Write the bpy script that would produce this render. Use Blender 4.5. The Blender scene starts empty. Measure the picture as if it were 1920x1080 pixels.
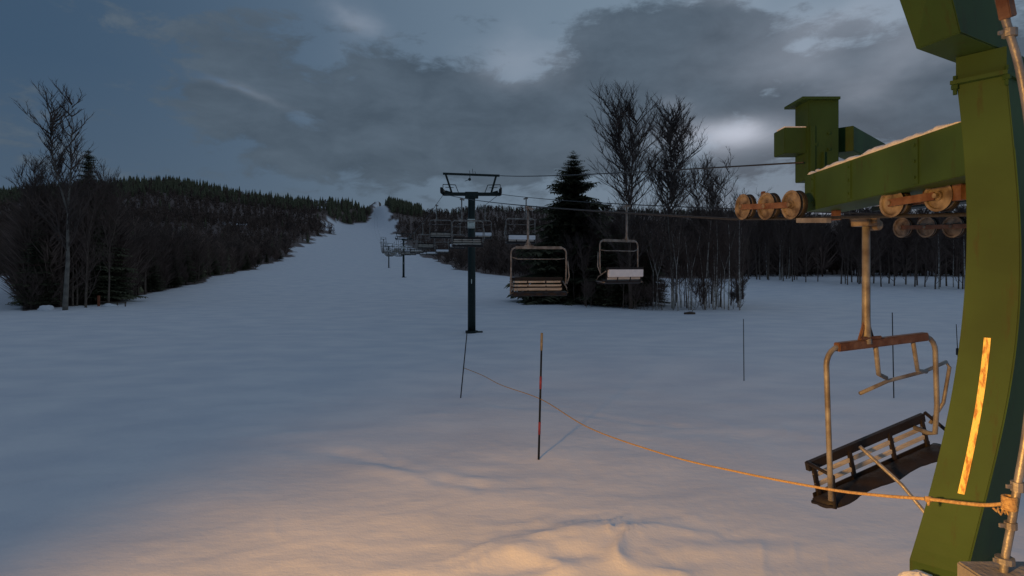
import bpy, bmesh, math, random
import numpy as np
from mathutils import Vector, Matrix, noise as mnoise
R = math.radians
random.seed(7); rng = np.random.default_rng(7)
scene = bpy.context.scene
COL = scene.collection
CAMZ, F = 4.5, 1100.0            # camera height (m), focal length in photograph pixels

# ------------------------------------------------------------------ camera
cam = bpy.data.cameras.new("camera"); cam_o = bpy.data.objects.new("camera", cam); COL.objects.link(cam_o)
cam_o.location = (0, 0, CAMZ); cam_o.rotation_euler = (R(90), 0, 0)
cam.sensor_width = 36; cam.lens = 36 * F / 1920; cam.shift_y = -40 / 1920
cam.clip_start = 0.05; cam.clip_end = 20000
scene.camera = cam_o
scene.view_settings.view_transform = 'Standard'; scene.view_settings.look = 'None'
scene.view_settings.exposure = 0.12; scene.view_settings.gamma = 1

# ------------------------------------------------------------------ world
world = bpy.data.worlds.new("World"); scene.world = world; world.use_nodes = True
SUN_EL, SUN_AZ = 1.0, 28.0
def srgb(r, g, b):
    f = lambda c: (c/255/12.92) if c/255 <= .04045 else ((c/255+.055)/1.055)**2.4
    return (f(r), f(g), f(b), 1)
def build_world():
    nt = world.node_tree; N = nt.nodes; L = nt.links
    for n in list(N): N.remove(n)
    def val(v):
        n = N.new('ShaderNodeValue'); n.outputs[0].default_value = v; return n.outputs[0]
    def m(op, a, b=None, c=None, clamp=False):
        n = N.new('ShaderNodeMath'); n.operation = op; n.use_clamp = clamp
        for i, s in enumerate((a, b, c)):
            if s is None: continue
            if isinstance(s, (int, float)): n.inputs[i].default_value = s
            else: L.new(s, n.inputs[i])
        return n.outputs[0]
    def mix(f, a, b):
        n = N.new('ShaderNodeMix'); n.data_type = 'RGBA'
        for s, k in ((f, 0), (a, 6), (b, 7)):
            if isinstance(s, (int, float)): n.inputs[k].default_value = s
            elif isinstance(s, tuple): n.inputs[k].default_value = s
            else: L.new(s, n.inputs[k])
        return n.outputs[2]
    tc = N.new('ShaderNodeTexCoord'); sep = N.new('ShaderNodeSeparateXYZ'); L.new(tc.outputs['Generated'], sep.inputs[0])
    x, y, z = sep.outputs
    az = m('ARCTAN2', x, y); el = m('ARCSINE', z)
    # noise warp of the angular coordinates
    def noise(scale, detail, rough, stretch=(1, 1, 1.8), dist=0.0):
        mp = N.new('ShaderNodeMapping'); mp.inputs['Scale'].default_value = stretch; L.new(tc.outputs['Generated'], mp.inputs[0])
        n = N.new('ShaderNodeTexNoise'); n.inputs['Scale'].default_value = scale; n.inputs['Detail'].default_value = detail
        n.inputs['Roughness'].default_value = rough; n.inputs['Distortion'].default_value = dist
        L.new(mp.outputs[0], n.inputs['Vector']); return n.outputs[0]
    n1 = noise(4.2, 6, .55); n2 = noise(9, 8, .6, (1, 1, 2.2), .3); n3 = noise(3.0, 4, .5, (1.3, 1.3, 2.6))
    azw = m('ADD', az, m('MULTIPLY', m('SUBTRACT', n1, .5), .26))
    elw = m('ADD', el, m('MULTIPLY', m('SUBTRACT', n3, .5), .20))
    def lobe(px, py, rx, ry, amp, a=None, e=None):
        a0 = math.atan((px-960)/F); e0 = math.atan((500-py)/F*math.cos(a0))
        da = m('DIVIDE', m('SUBTRACT', a or azw, a0), rx/F); de = m('DIVIDE', m('SUBTRACT', e or elw, e0), ry/F)
        r2 = m('ADD', m('MULTIPLY', da, da), m('MULTIPLY', de, de))
        return m('MULTIPLY', m('POWER', 2.718, m('MULTIPLY', r2, -1)), amp)
    def total(ls):
        s = ls[0]
        for l in ls[1:]: s = m('ADD', s, l)
        return s
    dark = total([lobe(400, 225, 90, 42, .9), lobe(560, 255, 170, 70, .8), lobe(760, 225, 230, 95, 1.0), lobe(470, 112, 170, 46, .75), lobe(350, 255, 60, 60, .35),
                  lobe(900, 225, 130, 90, .7), lobe(1080, 220, 150, 110, .9), lobe(1180, 125, 130, 75, .9), lobe(1340, 110, 130, 60, .9),
                  lobe(1450, 190, 190, 70, .7), lobe(1740, 190, 170, 80, .8), lobe(780, 120, 110, 45, .6), lobe(1250, 290, 260, 50, .45),
                  lobe(980, 120, 75, 50, -.8), lobe(560, 208, 42, 22, -.4), lobe(440, 172, 95, 14, -.45), lobe(2500, 150, 500, 250, .7), lobe(-600, 200, 400, 80, .6)])
    dens = m('ADD', dark, m('MULTIPLY', m('ADD', m('MULTIPLY', m('SUBTRACT', n2, .5), 2.6), m('MULTIPLY', m('SUBTRACT', noise(17, 6, .65, (1, 1, 2.6), .6), .5), 1.3)), 1.0))
    mr = N.new('ShaderNodeMapRange'); mr.interpolation_type = 'SMOOTHSTEP'; mr.inputs[1].default_value = .30; mr.inputs[2].default_value = .85
    L.new(dens, mr.inputs[0]); cloud = mr.outputs[0]
    # clear part: left side deeper blue, paler towards the right and the horizon
    g = N.new('ShaderNodeMapRange'); g.interpolation_type = 'SMOOTHSTEP'; g.inputs[1].default_value = -.75; g.inputs[2].default_value = .35; L.new(az, g.inputs[0])
    clear = mix(g.outputs[0], srgb(58, 80, 103), srgb(112, 130, 147))
    gh = N.new('ShaderNodeMapRange'); gh.inputs[1].default_value = .28; gh.inputs[2].default_value = .0; L.new(el, gh.inputs[0])
    clear = mix(m('MULTIPLY', gh.outputs[0], .5), clear, srgb(88, 102, 116))
    cl = mix(m('MULTIPLY', n2, 1.0), srgb(46, 59, 72), srgb(92, 107, 122))
    col = mix(m('MULTIPLY', cloud, .96), clear, cl)
    bright = total([lobe(1372, 255, 78, 24, .78, m('ADD', az, m('MULTIPLY', m('SUBTRACT', n2, .5), .10)), m('ADD', el, m('MULTIPLY', m('SUBTRACT', n1, .5), .04))), lobe(985, 125, 85, 42, .20),
                    lobe(655, 48, 55, 22, .20), lobe(1550, 75, 140, 55, .26), lobe(1690, 130, 60, 30, .18), lobe(1330, 30, 60, 20, .14), lobe(470, 178, 70, 14, .10), lobe(1260, 200, 26, 26, .12), lobe(1290, 262, 130, 22, .1)])
    col = mix(m('MULTIPLY', bright, 1, clamp=True), col, srgb(186, 192, 206))
    # upper dome beyond the frame: even thin overcast that lights the snow
    up = N.new('ShaderNodeMapRange'); up.interpolation_type = 'SMOOTHSTEP'; up.inputs[1].default_value = .48; up.inputs[2].default_value = 1.1; L.new(el, up.inputs[0])
    col = mix(up.outputs[0], col, (0.128, 0.164, 0.230, 1))
    sky = N.new('ShaderNodeTexSky'); sky.sky_type = 'NISHITA'; sky.sun_disc = False
    sky.sun_elevation = R(SUN_EL); sky.sun_rotation = R(SUN_AZ); sky.air_density = 1; sky.dust_density = 1
    sc = N.new('ShaderNodeVectorMath'); sc.operation = 'SCALE'; sc.inputs[3].default_value = 10.0; L.new(col, sc.inputs[0])
    sk = N.new('ShaderNodeVectorMath'); sk.operation = 'SCALE'; sk.inputs[3].default_value = 0.03; L.new(sky.outputs[0], sk.inputs[0])
    ad = N.new('ShaderNodeVectorMath'); ad.operation = 'ADD'; L.new(sc.outputs[0], ad.inputs[0]); L.new(sk.outputs[0], ad.inputs[1])
    bg = N.new('ShaderNodeBackground'); bg.inputs['Strength'].default_value = 0.1; L.new(ad.outputs[0], bg.inputs[0])
    out = N.new('ShaderNodeOutputWorld'); L.new(bg.outputs[0], out.inputs[0])
build_world()

# ------------------------------------------------------------------ lights: last daylight and the floodlight on the lift shack
sun = bpy.data.lights.new("sun", 'SUN'); sun.energy = 0.05; sun.angle = R(20); sun.color = (1, .93, .86)
sun_o = bpy.data.objects.new("sun", sun); COL.objects.link(sun_o)
d = -Vector((math.sin(R(SUN_AZ))*math.cos(R(14)), math.cos(R(SUN_AZ))*math.cos(R(14)), math.sin(R(14))))
sun_o.rotation_euler = d.to_track_quat('-Z', 'Y').to_euler()
flood = bpy.data.lights.new("floodlight", 'SPOT'); flood.energy = 7000; flood.color = (1.0, .50, .12); flood.shadow_soft_size = .35
flood.spot_size = R(98); flood.spot_blend = .95
flood_o = bpy.data.objects.new("floodlight", flood); COL.objects.link(flood_o)
flood_o.location = (-6.0, -2.0, 5.5)
flood_o.rotation_euler = Vector((math.sin(R(42))*math.cos(R(36)), math.cos(R(42))*math.cos(R(36)), -math.sin(R(36)))).to_track_quat('-Z', 'Y').to_euler()

# ------------------------------------------------------------------ helpers
def P(px, py, Y): return Vector(((px-960)/F*Y, Y, CAMZ + (500-py)/F*Y))
def link(o, parent=None):
    COL.objects.link(o)
    if parent is not None: o.parent = parent
    return o
def tag(o, label=None, cat=None, group=None, kind=None):
    if label: o['label'] = label
    if cat: o['category'] = cat
    if group: o['group'] = group
    if kind: o['kind'] = kind
    return o
def empty(name, loc=(0, 0, 0), rz=0):
    o = bpy.data.objects.new(name, None); o.location = loc; o.rotation_euler = (0, 0, rz); o.empty_display_size = .3
    return link(o)
class MB:
    def __init__(s): s.v = []; s.f = []
    def add(s, vs, fs):
        b = len(s.v); s.v += [tuple(v) for v in vs]; s.f += [tuple(b+i for i in f) for f in fs]
    def hexa(s, p):      # eight corners: bottom loop 0-3, top loop 4-7
        s.add(p, [(3, 2, 1, 0), (4, 5, 6, 7), (0, 1, 5, 4), (1, 2, 6, 5), (2, 3, 7, 6), (3, 0, 4, 7)])
    def box(s, x0, x1, y0, y1, z0, z1):
        s.hexa([(x0, y0, z0), (x1, y0, z0), (x1, y1, z0), (x0, y1, z0), (x0, y0, z1), (x1, y0, z1), (x1, y1, z1), (x0, y1, z1)])
    def bar(s, a, b, w, h=None, up=(0, 0, 1)):
        a = Vector(a); b = Vector(b); h = h or w; d = (b-a).normalized(); up = Vector(up)
        if abs(d.dot(up)) > .97: up = Vector((0, 1, 0))
        sx = d.cross(up).normalized()*w/2; sz = sx.cross(d).normalized()*h/2
        s.hexa([a-sx-sz, a+sx-sz, b+sx-sz, b-sx-sz, a-sx+sz, a+sx+sz, b+sx+sz, b-sx+sz])
    def tube(s, pts, r, n=8, cap=True):
        pts = [Vector(p) for p in pts]; rs = r if isinstance(r, (list, tuple)) else [r]*len(pts)
        b = len(s.v); up = None
        for i, p in enumerate(pts):
            d = (pts[min(i+1, len(pts)-1)] - pts[max(i-1, 0)]).normalized()
            if up is None: up = Vector((0, 0, 1)) if abs(d.z) < .9 else Vector((1, 0, 0))
            a = d.cross(up).normalized(); c = a.cross(d).normalized(); up = c
            for k in range(n):
                t = 2*math.pi*k/n; s.v.append(tuple(p + (a*math.cos(t)+c*math.sin(t))*rs[i]))
        for i in range(len(pts)-1):
            for k in range(n):
                s.f.append((b+i*n+k, b+i*n+(k+1) % n, b+(i+1)*n+(k+1) % n, b+(i+1)*n+k))
        if cap: s.f.append(tuple(b+k for k in range(n))[::-1]); s.f.append(tuple(b+(len(pts)-1)*n+k for k in range(n)))
    def disc(s, c, axis, r, w, n=20, prof=None):   # a wheel turned round an axis
        axis = Vector(axis).normalized(); c = Vector(c)
        up = Vector((0, 0, 1)) if abs(axis.z) < .9 else Vector((1, 0, 0)); a = axis.cross(up).normalized(); e = a.cross(axis)
        prof = prof or [(-.5, .001), (-.5, 1), (.5, 1), (.5, .001)]
        b = len(s.v)
        for (t, q) in prof:
            for k in range(n):
                th = 2*math.pi*k/n; s.v.append(tuple(c + axis*t*w + (a*math.cos(th)+e*math.sin(th))*q*r))
        for i in range(len(prof)-1):
            for k in range(n): s.f.append((b+i*n+k, b+i*n+(k+1) % n, b+(i+1)*n+(k+1) % n, b+(i+1)*n+k))
        s.f.append(tuple(b+k for k in range(n))[::-1]); s.f.append(tuple(b+(len(prof)-1)*n+k for k in range(n)))
    def mesh(s, name, m, smooth=False, bevel=0):
        me = bpy.data.meshes.new(name); me.from_pydata(s.v, [], s.f); me.materials.append(m)
        bm = bmesh.new(); bm.from_mesh(me)
        bmesh.ops.recalc_face_normals(bm, faces=bm.faces)
        if bevel: bmesh.ops.bevel(bm, geom=[e for e in bm.edges if len(e.link_faces) == 2 and e.calc_face_angle(0) > .6], offset=bevel, segments=2, affect='EDGES')
        bm.to_mesh(me); bm.free()
        if smooth:
            me.shade_smooth()
        return me
    def obj(s, name, m, parent=None, smooth=False, bevel=0, off=None):
        if off is not None: s.v = [(a-off[0], b-off[1], c-off[2]) for a, b, c in s.v]
        o = bpy.data.objects.new(name, s.mesh(name, m, smooth, bevel)); link(o, parent)
        return o
def copy_tree(src, parent=None):
    c = src.copy(); COL.objects.link(c)
    if parent is not None: c.parent = parent
    for ch in src.children: copy_tree(ch, c)
    return c

# ------------------------------------------------------------------ materials
def mat(name, c1, c2=None, scale=6, rough=.6, metal=0, bump=.0, bscale=30, spec=.3, detail=5, stretch=(1, 1, 1), lo=.35, hi=.65):
    m = bpy.data.materials.new(name); m.use_nodes = True; nt = m.node_tree; N = nt.nodes; L = nt.links
    bs = N['Principled BSDF']; bs.inputs['Roughness'].default_value = rough; bs.inputs['Metallic'].default_value = metal
    bs.inputs['Specular IOR Level'].default_value = spec
    tc = N.new('ShaderNodeTexCoord'); mp = N.new('ShaderNodeMapping'); mp.inputs['Scale'].default_value = stretch
    L.new(tc.outputs['Object'], mp.inputs[0])
    n = N.new('ShaderNodeTexNoise'); n.inputs['Scale'].default_value = scale; n.inputs['Detail'].default_value = detail; L.new(mp.outputs[0], n.inputs[0])
    cr = N.new('ShaderNodeValToRGB'); cr.color_ramp.elements[0].position = lo; cr.color_ramp.elements[1].position = hi
    c2 = c2 or tuple(x*.7 for x in c1)
    cr.color_ramp.elements[0].color = (*c2, 1); cr.color_ramp.elements[1].color = (*c1, 1)
    L.new(n.outputs[0], cr.inputs[0]); L.new(cr.outputs[0], bs.inputs['Base Color'])
    if bump:
        b = N.new('ShaderNodeBump'); b.inputs['Strength'].default_value = bump; b.inputs['Distance'].default_value = .02
        n2 = N.new('ShaderNodeTexNoise'); n2.inputs['Scale'].default_value = bscale; n2.inputs['Detail'].default_value = 6; L.new(mp.outputs[0], n2.inputs[0])
        L.new(n2.outputs[0], b.inputs['Height']); L.new(b.outputs[0], bs.inputs['Normal'])
    return m
M_GREEN = mat('green_paint', (.048, .098, .028), (.031, .062, .019), 1.6, .55, 0, 0, 60, .12, lo=.3, hi=.7)
M_DKGREEN = mat('dark_green_paint', (.012, .026, .022), (.008, .015, .014), 4, .5, 0, .2, 30)
M_STEEL = mat('galvanised_steel', (.38, .36, .33), (.22, .20, .18), 8, .45, .55, .2, 40)
M_RUST = mat('rusty_frame', (.19, .11, .075), (.11, .05, .03), 9, .6, .1, .3, 40)
M_TUBE = mat('weathered_tube', (.29, .28, .26), (.15, .13, .115), 7, .5, .25, .2, 40)
M_SHEAVE = mat('sheave_metal', (.30, .25, .19), (.10, .075, .055), 9, .5, .2, .3, 30)
M_RUBBER = mat('black_rubber', (.02, .018, .016), (.012, .01, .01), 10, .75)
M_PAD = mat('dark_vinyl', (.022, .016, .014), (.012, .010, .010), 6, .6, 0, .4, 18)
M_SLAT = mat('pale_wood_slat', (.62, .57, .50), (.42, .37, .31), 12, .7, 0, .3, 50, stretch=(.3, 2, 2))
M_SNOWBIT = mat('settled_snow', (.80, .80, .82), (.72, .73, .76), 6, .7, 0, .5, 22, .2)
M_ROPE = mat('orange_rope', (.55, .38, .17), (.36, .22, .10), 60, .8, 0, .4, 90)
M_CABLE = mat('steel_cable', (.05, .05, .05), (.03, .03, .03), 30, .5, .5)
M_BLACK = mat('black_pole', (.010, .012, .015), (.006, .008, .010), 10, .6)
M_RED = mat('red_band', (.32, .05, .07), (.22, .04, .05), 20, .6)
M_WHITE = mat('white_sign', (.62, .66, .60), (.48, .52, .47), 10, .6)
M_SIGNINK = mat('sign_ink', (.10, .11, .10), (.08, .08, .08), 10, .7)
M_BAMBOO = mat('bamboo', (.32, .27, .18), (.2, .16, .10), 20, .6)
M_CONC = mat('concrete', (.30, .29, .28), (.20, .19, .18), 5, .85, 0, .5, 30)
M_BARK = mat('bark', (.19, .14, .11), (.10, .078, .062), 3, .9, 0, .5, 10, .1)
M_BIRCH = mat('birch_bark', (.60, .56, .50), (.26, .23, .20), 1.6, .8, 0, .3, 10, .1, stretch=(1, 1, 2.6), lo=.38, hi=.6)
M_PALEBARK = mat('pale_bark', (.24, .21, .18), (.13, .115, .10), 1.6, .85, 0, .3, 10, .1)
M_TWIG = mat('twigs', (.175, .122, .100), (.085, .064, .056), .12, .95, spec=.05)
M_DARKTWIG = mat('dark_twigs', (.13, .095, .08), (.07, .055, .05), .3, .95, spec=.05)
M_NEEDLE = mat('spruce_needles', (.17, .165, .10), (.07, .078, .05), 1.2, .9, spec=.05)
M_ORANGE = mat('orange_post', (.30, .09, .04), (.2, .06, .03), 10, .7)
M_LOG = mat('old_wood', (.12, .085, .06), (.07, .05, .04), 6, .85, 0, .5, 20)
def weather(m, amount=.5):
    nt = m.node_tree; N = nt.nodes; L = nt.links; bs = N['Principled BSDF']; src = bs.inputs['Base Color'].links[0].from_socket
    tc = N.new('ShaderNodeTexCoord'); mp = N.new('ShaderNodeMapping'); mp.inputs['Scale'].default_value = (9, 9, 1.4); L.new(tc.outputs['Object'], mp.inputs[0])
    n = N.new('ShaderNodeTexNoise'); n.inputs['Scale'].default_value = 1.3; n.inputs['Detail'].default_value = 9; n.inputs['Roughness'].default_value = .7; L.new(mp.outputs[0], n.inputs[0])
    cr = N.new('ShaderNodeValToRGB'); cr.color_ramp.elements[0].position = .56; cr.color_ramp.elements[1].position = .70; L.new(n.outputs[0], cr.inputs[0])
    mu = N.new('ShaderNodeMath'); mu.operation = 'MULTIPLY'; mu.inputs[1].default_value = amount; L.new(cr.outputs[0], mu.inputs[0])
    mx = N.new('ShaderNodeMix'); mx.data_type = 'RGBA'; L.new(mu.outputs[0], mx.inputs[0]); L.new(src, mx.inputs[6]); mx.inputs[7].default_value = (.045, .030, .014, 1); L.new(mx.outputs[2], bs.inputs['Base Color'])
weather(M_GREEN, .6)
def tape_material():
    m = mat('reflective_tape', (1.0, .74, .16), (.50, .20, .02), 24, .35, .0, .5, 90, .8, stretch=(1.6, 1.6, .5), lo=.38, hi=.52)
    return m
M_TAPE = tape_material()

# ------------------------------------------------------------------ the terrain
RIDGE_X = [-900, 0, 100, 200, 300, 380, 460, 560, 650, 700, 720, 745, 780, 840, 900, 1000, 1400, 2800]
RIDGE_Y = [372, 367, 355, 351, 341, 353, 370, 383, 388, 390, 384, 389, 399, 400, 392, 396, 402, 402]
RUN_Y = [100, 145, 250, 420, 700, 850, 1000, 1200]
RUN_P = [549.5, 520, 505, 480, 440, 425, 402, 376]
LY = np.log(np.array(RUN_Y, float))
XL_Y = [60, 66, 76, 103, 128, 250, 320, 480, 690, 850, 900, 1000, 1200, 3000]
XL_X = [40, 130, 225, 300, 380, 480, 530, 565, 612, 616, 690, 700, 703, 703]
XR_Y = [90, 103, 127, 139, 147, 175, 250, 380, 510, 700, 850, 1000, 1200, 3000]
XR_X = [2600, 1810, 1500, 1395, 960, 925, 850, 790, 765, 745, 733, 720, 711, 709]
def terrain_z(X, Y):
    X = np.asarray(X, float); Y = np.asarray(Y, float)
    Ye = np.maximum(np.maximum(Y, np.abs(X)/1.7), 3.0)
    px = 960 + F*np.clip(X/Ye, -1.7, 1.7)
    ly = np.log(np.clip(Ye, 100, 1200)); run = np.interp(ly, LY, RUN_P)
    ridge = np.interp(px, RIDGE_X, RIDGE_Y)
    w = np.interp(ly, [math.log(250), math.log(420), math.log(700), math.log(850), math.log(1000)], [0, .12, .38, .66, 1])
    notch = np.exp(-((px - np.interp(Ye, [700, 850, 1200], [680, 668, 707]))/np.interp(Ye, [500, 850, 1000, 1200], [160, 50, 14, 9]))**4)
    w = w*(1-notch*np.clip((Ye-300)/300, 0, 1))
    py = run*(1-w) + ridge*w
    z = np.where(Ye < 100, 0.0, CAMZ + (500-py)/F*np.clip(Ye, 100, 1200))
    over = np.clip((Ye-1000)/1600, 0, 1)
    z = z*(1-.55*over*over*(1-.0*notch)) - np.where(notch < .5, np.clip(Ye-1000, 0, 200)*.16, 0)*(Ye > 1000)
    return z
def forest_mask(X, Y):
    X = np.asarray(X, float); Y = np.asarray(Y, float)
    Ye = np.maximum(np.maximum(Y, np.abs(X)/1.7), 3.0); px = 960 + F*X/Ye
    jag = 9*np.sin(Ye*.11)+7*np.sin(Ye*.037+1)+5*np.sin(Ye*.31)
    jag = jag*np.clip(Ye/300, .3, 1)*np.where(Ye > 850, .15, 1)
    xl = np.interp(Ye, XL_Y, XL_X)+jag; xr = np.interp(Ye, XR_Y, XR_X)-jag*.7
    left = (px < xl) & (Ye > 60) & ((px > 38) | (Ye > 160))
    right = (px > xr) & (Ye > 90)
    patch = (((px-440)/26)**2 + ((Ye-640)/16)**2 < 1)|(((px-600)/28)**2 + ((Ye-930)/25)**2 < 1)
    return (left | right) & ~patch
def build_ground():
    th = np.concatenate([np.arange(-60, 60.01, .2), np.arange(62, 298.1, 4)]); th = np.radians(th)
    r = [1.2]
    while r[-1] < 2600:
        r.append(r[-1]*1.0125 if r[-1] < 400 else r[-1]*1.018)
    r = np.array(r); nt_, nr = len(th), len(r)
    TH, RR = np.meshgrid(th, r); X = RR*np.sin(TH); Y = RR*np.cos(TH)
    Z = terrain_z(X, Y)
    # wind ripples, ski tracks and the heap of shovelled snow before the shack
    D = np.zeros_like(Z)
    flat = RR < 140
    idx = np.argwhere(flat)
    for i, j in idx:
        x, y = X[i, j], Y[i, j]; rr = RR[i, j]
        a = mnoise.noise(Vector((x*.10, y*.16, 3.1)))*.16
        b = mnoise.noise(Vector((x*.42+y*.1, y*.75, 7.7)))*.05
        c = 0
        if rr < 40:
            wx = x*.9+y*.35; wy = y*1.9-x*.6
            n = mnoise.noise(Vector((wx*.55, wy*1.0, 1.3))); n = 1-abs(n)*2
            k = max(0, 1-rr/34)
            c = (n**3 if n > 0 else 0)*.030*k + mnoise.noise(Vector((wx*2.2, wy*2.6, 5)))*.012*k
        D[i, j] = a*min(1, rr/20)+b+c
    heap = lambda x0, y0, sx, sy, h, an: h*np.exp(-(((X-x0)*math.cos(an)+(Y-y0)*math.sin(an))/sx)**2-((-(X-x0)*math.sin(an)+(Y-y0)*math.cos(an))/sy)**2)
    D += heap(1.55, 9.6, 1.5, .5, .17, .25) + heap(1.0, 8.5, 1.2, .35, .10, .35) + heap(3.6, 9.2, 1.3, .3, .07, .1) + heap(-.6, 8.9, 1.8, .5, .05, .3)
    D += heap(-3.2, 13.0, 3.2, .30, .05, -.32) + heap(-6.0, 15.5, 3.0, .35, .05, .3) + heap(-9.2, 18.4, 1.3, .22, .10, .42) + heap(-11.6, 19.6, 1.0, .25, .10, .3) + heap(-8.0, 17.6, .8, .2, .08, .3) + heap(-7.5, 16.2, .9, .2, .08, .4) + heap(-9.6, 12.2, .8, .3, .08, .3) + heap(-2.2, 17.8, .8, .2, .05, .1)
    trk = [(540, 842), (640, 850), (740, 874), (830, 903), (900, 915), (1010, 912)]
    TR = [[(px-960)/F*(4950/(py-500)), 4950/(py-500)] for px, py in trk]
    for k_ in ([(1.0, 0, 0)], [(1.0, 5.2, 4.5)], [(1.0, -4.8, 7.5)], [(1.0, 1.5, 13)]):
        _, ox, oy = k_[0]
        for (ax_, ay_), (bx_, by_) in zip(TR[:-1], TR[1:]):
            ax2, ay2, bx2, by2 = ax_+ox, ay_+oy, bx_+ox, by_+oy; L2 = (bx2-ax2)**2+(by2-ay2)**2
            t = np.clip(((X-ax2)*(bx2-ax2)+(Y-ay2)*(by2-ay2))/L2, 0, 1); dd = np.hypot(X-ax2-t*(bx2-ax2), Y-ay2-t*(by2-ay2))
            D -= .022*np.exp(-(dd/.16)**2) - .010*np.exp(-((dd-.42)/.18)**2)
    near = (RR < 26) & (TH > -.75) & (TH < .85)
    for i, j in np.argwhere(near):
        x, y = X[i, j], Y[i, j]; k = math.exp(-((x-1.5)/1.9)**2-((y-9.1)/1.3)**2) + .16*max(0, 1-abs(y-15)/9)*max(0, mnoise.noise(Vector((x*.22, y*.3, 6.6)))*3)
        if k < .03: continue
        u = x*.85+y*.5; w = y*2.6-x*.75; g = mnoise.noise(Vector((u*.8+2*mnoise.noise(Vector((x*.5, y*.5, 0))), w*.9, 4.2))); g2 = 1-2*abs(mnoise.noise(Vector((u*.5, w*.55+1.5*mnoise.noise(Vector((x*.7, y*.7, 9))), 1.1))))
        D[i, j] += k*(.060*g+.11*max(0, g2)**3+.02*mnoise.noise(Vector((x*4, y*5, 2))))
    Z = Z+D
    v = np.stack([X, Y, Z], -1).reshape(-1, 3); nv = len(v)
    i, j = np.meshgrid(np.arange(nr-1), np.arange(nt_), indexing='ij'); j2 = (j+1) % nt_
    q = np.stack([i*nt_+j, i*nt_+j2, (i+1)*nt_+j2, (i+1)*nt_+j], -1).reshape(-1, 4)[:, ::-1]
    # close the small hole under the camera
    v = np.vstack([v, [[0, 0, 0]]])
    tri = np.array([[nv, (k+1) % nt_, k] for k in range(nt_)])
    me = bpy.data.meshes.new('snow_ground')
    me.vertices.add(len(v)); me.vertices.foreach_set('co', v.ravel())
    loops = np.concatenate([q.ravel(), tri.ravel()]); me.loops.add(len(loops)); me.loops.foreach_set('vertex_index', loops.astype(np.int32))
    npoly = len(q)+len(tri); me.polygons.add(npoly)
    st = np.concatenate([np.arange(len(q))*4, len(q)*4+np.arange(len(tri))*3]); me.polygons.foreach_set('loop_start', st.astype(np.int32))
    me.update(calc_edges=True); me.validate()
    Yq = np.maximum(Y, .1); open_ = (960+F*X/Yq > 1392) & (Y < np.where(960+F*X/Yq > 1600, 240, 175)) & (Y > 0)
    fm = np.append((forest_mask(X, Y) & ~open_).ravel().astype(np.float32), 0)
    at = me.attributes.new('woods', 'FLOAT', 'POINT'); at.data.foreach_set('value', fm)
    me.shade_smooth()
    if me.polygons[0].normal.z < 0: me.flip_normals()
    m = bpy.data.materials.new('snow_and_brush'); m.use_nodes = True; N = m.node_tree.nodes; L = m.node_tree.links; bs = N['Principled BSDF']
    bs.inputs['Roughness'].default_value = .7; bs.inputs['Specular IOR Level'].default_value = .15
    tc = N.new('ShaderNodeTexCoord')
    def nz(s, d, st=(1, 1, 1)):
        mp = N.new('ShaderNodeMapping'); mp.inputs['Scale'].default_value = st; L.new(tc.outputs['Object'], mp.inputs[0])
        n = N.new('ShaderNodeTexNoise'); n.inputs['Scale'].default_value = s; n.inputs['Detail'].default_value = d; L.new(mp.outputs[0], n.inputs[0]); return n.outputs[0]
    def ramp(f, a, b, c1, c2):
        r_ = N.new('ShaderNodeValToRGB'); e = r_.color_ramp.elements; e[0].position = a; e[1].position = b; e[0].color = (*c1, 1); e[1].color = (*c2, 1); L.new(f, r_.inputs[0]); return r_.outputs[0]
    snow = ramp(nz(.35, 6, (1, 1.6, 1)), .35, .65, (.72, .74, .78), (.84, .84, .85))
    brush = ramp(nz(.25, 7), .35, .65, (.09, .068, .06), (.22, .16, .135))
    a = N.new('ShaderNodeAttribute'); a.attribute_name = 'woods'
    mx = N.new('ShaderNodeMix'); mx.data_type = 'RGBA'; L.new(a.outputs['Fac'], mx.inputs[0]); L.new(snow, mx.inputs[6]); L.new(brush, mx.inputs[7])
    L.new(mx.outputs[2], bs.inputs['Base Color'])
    b1 = N.new('ShaderNodeBump'); b1.inputs['Strength'].default_value = .3; b1.inputs['Distance'].default_value = .05; L.new(nz(3.2, 8, (1, 1.8, 1)), b1.inputs['Height'])
    b2 = N.new('ShaderNodeBump'); b2.inputs['Strength'].default_value = .5; b2.inputs['Distance'].default_value = .01; L.new(nz(26, 4), b2.inputs['Height']); L.new(b1.outputs[0], b2.inputs['Normal'])
    L.new(b2.outputs[0], bs.inputs['Normal'])
    me.materials.append(m)
    o = link(bpy.data.objects.new('snow_ground', me)); o['kind'] = 'structure'
build_ground()
def gz(x, y): return float(terrain_z(x, y))

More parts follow.
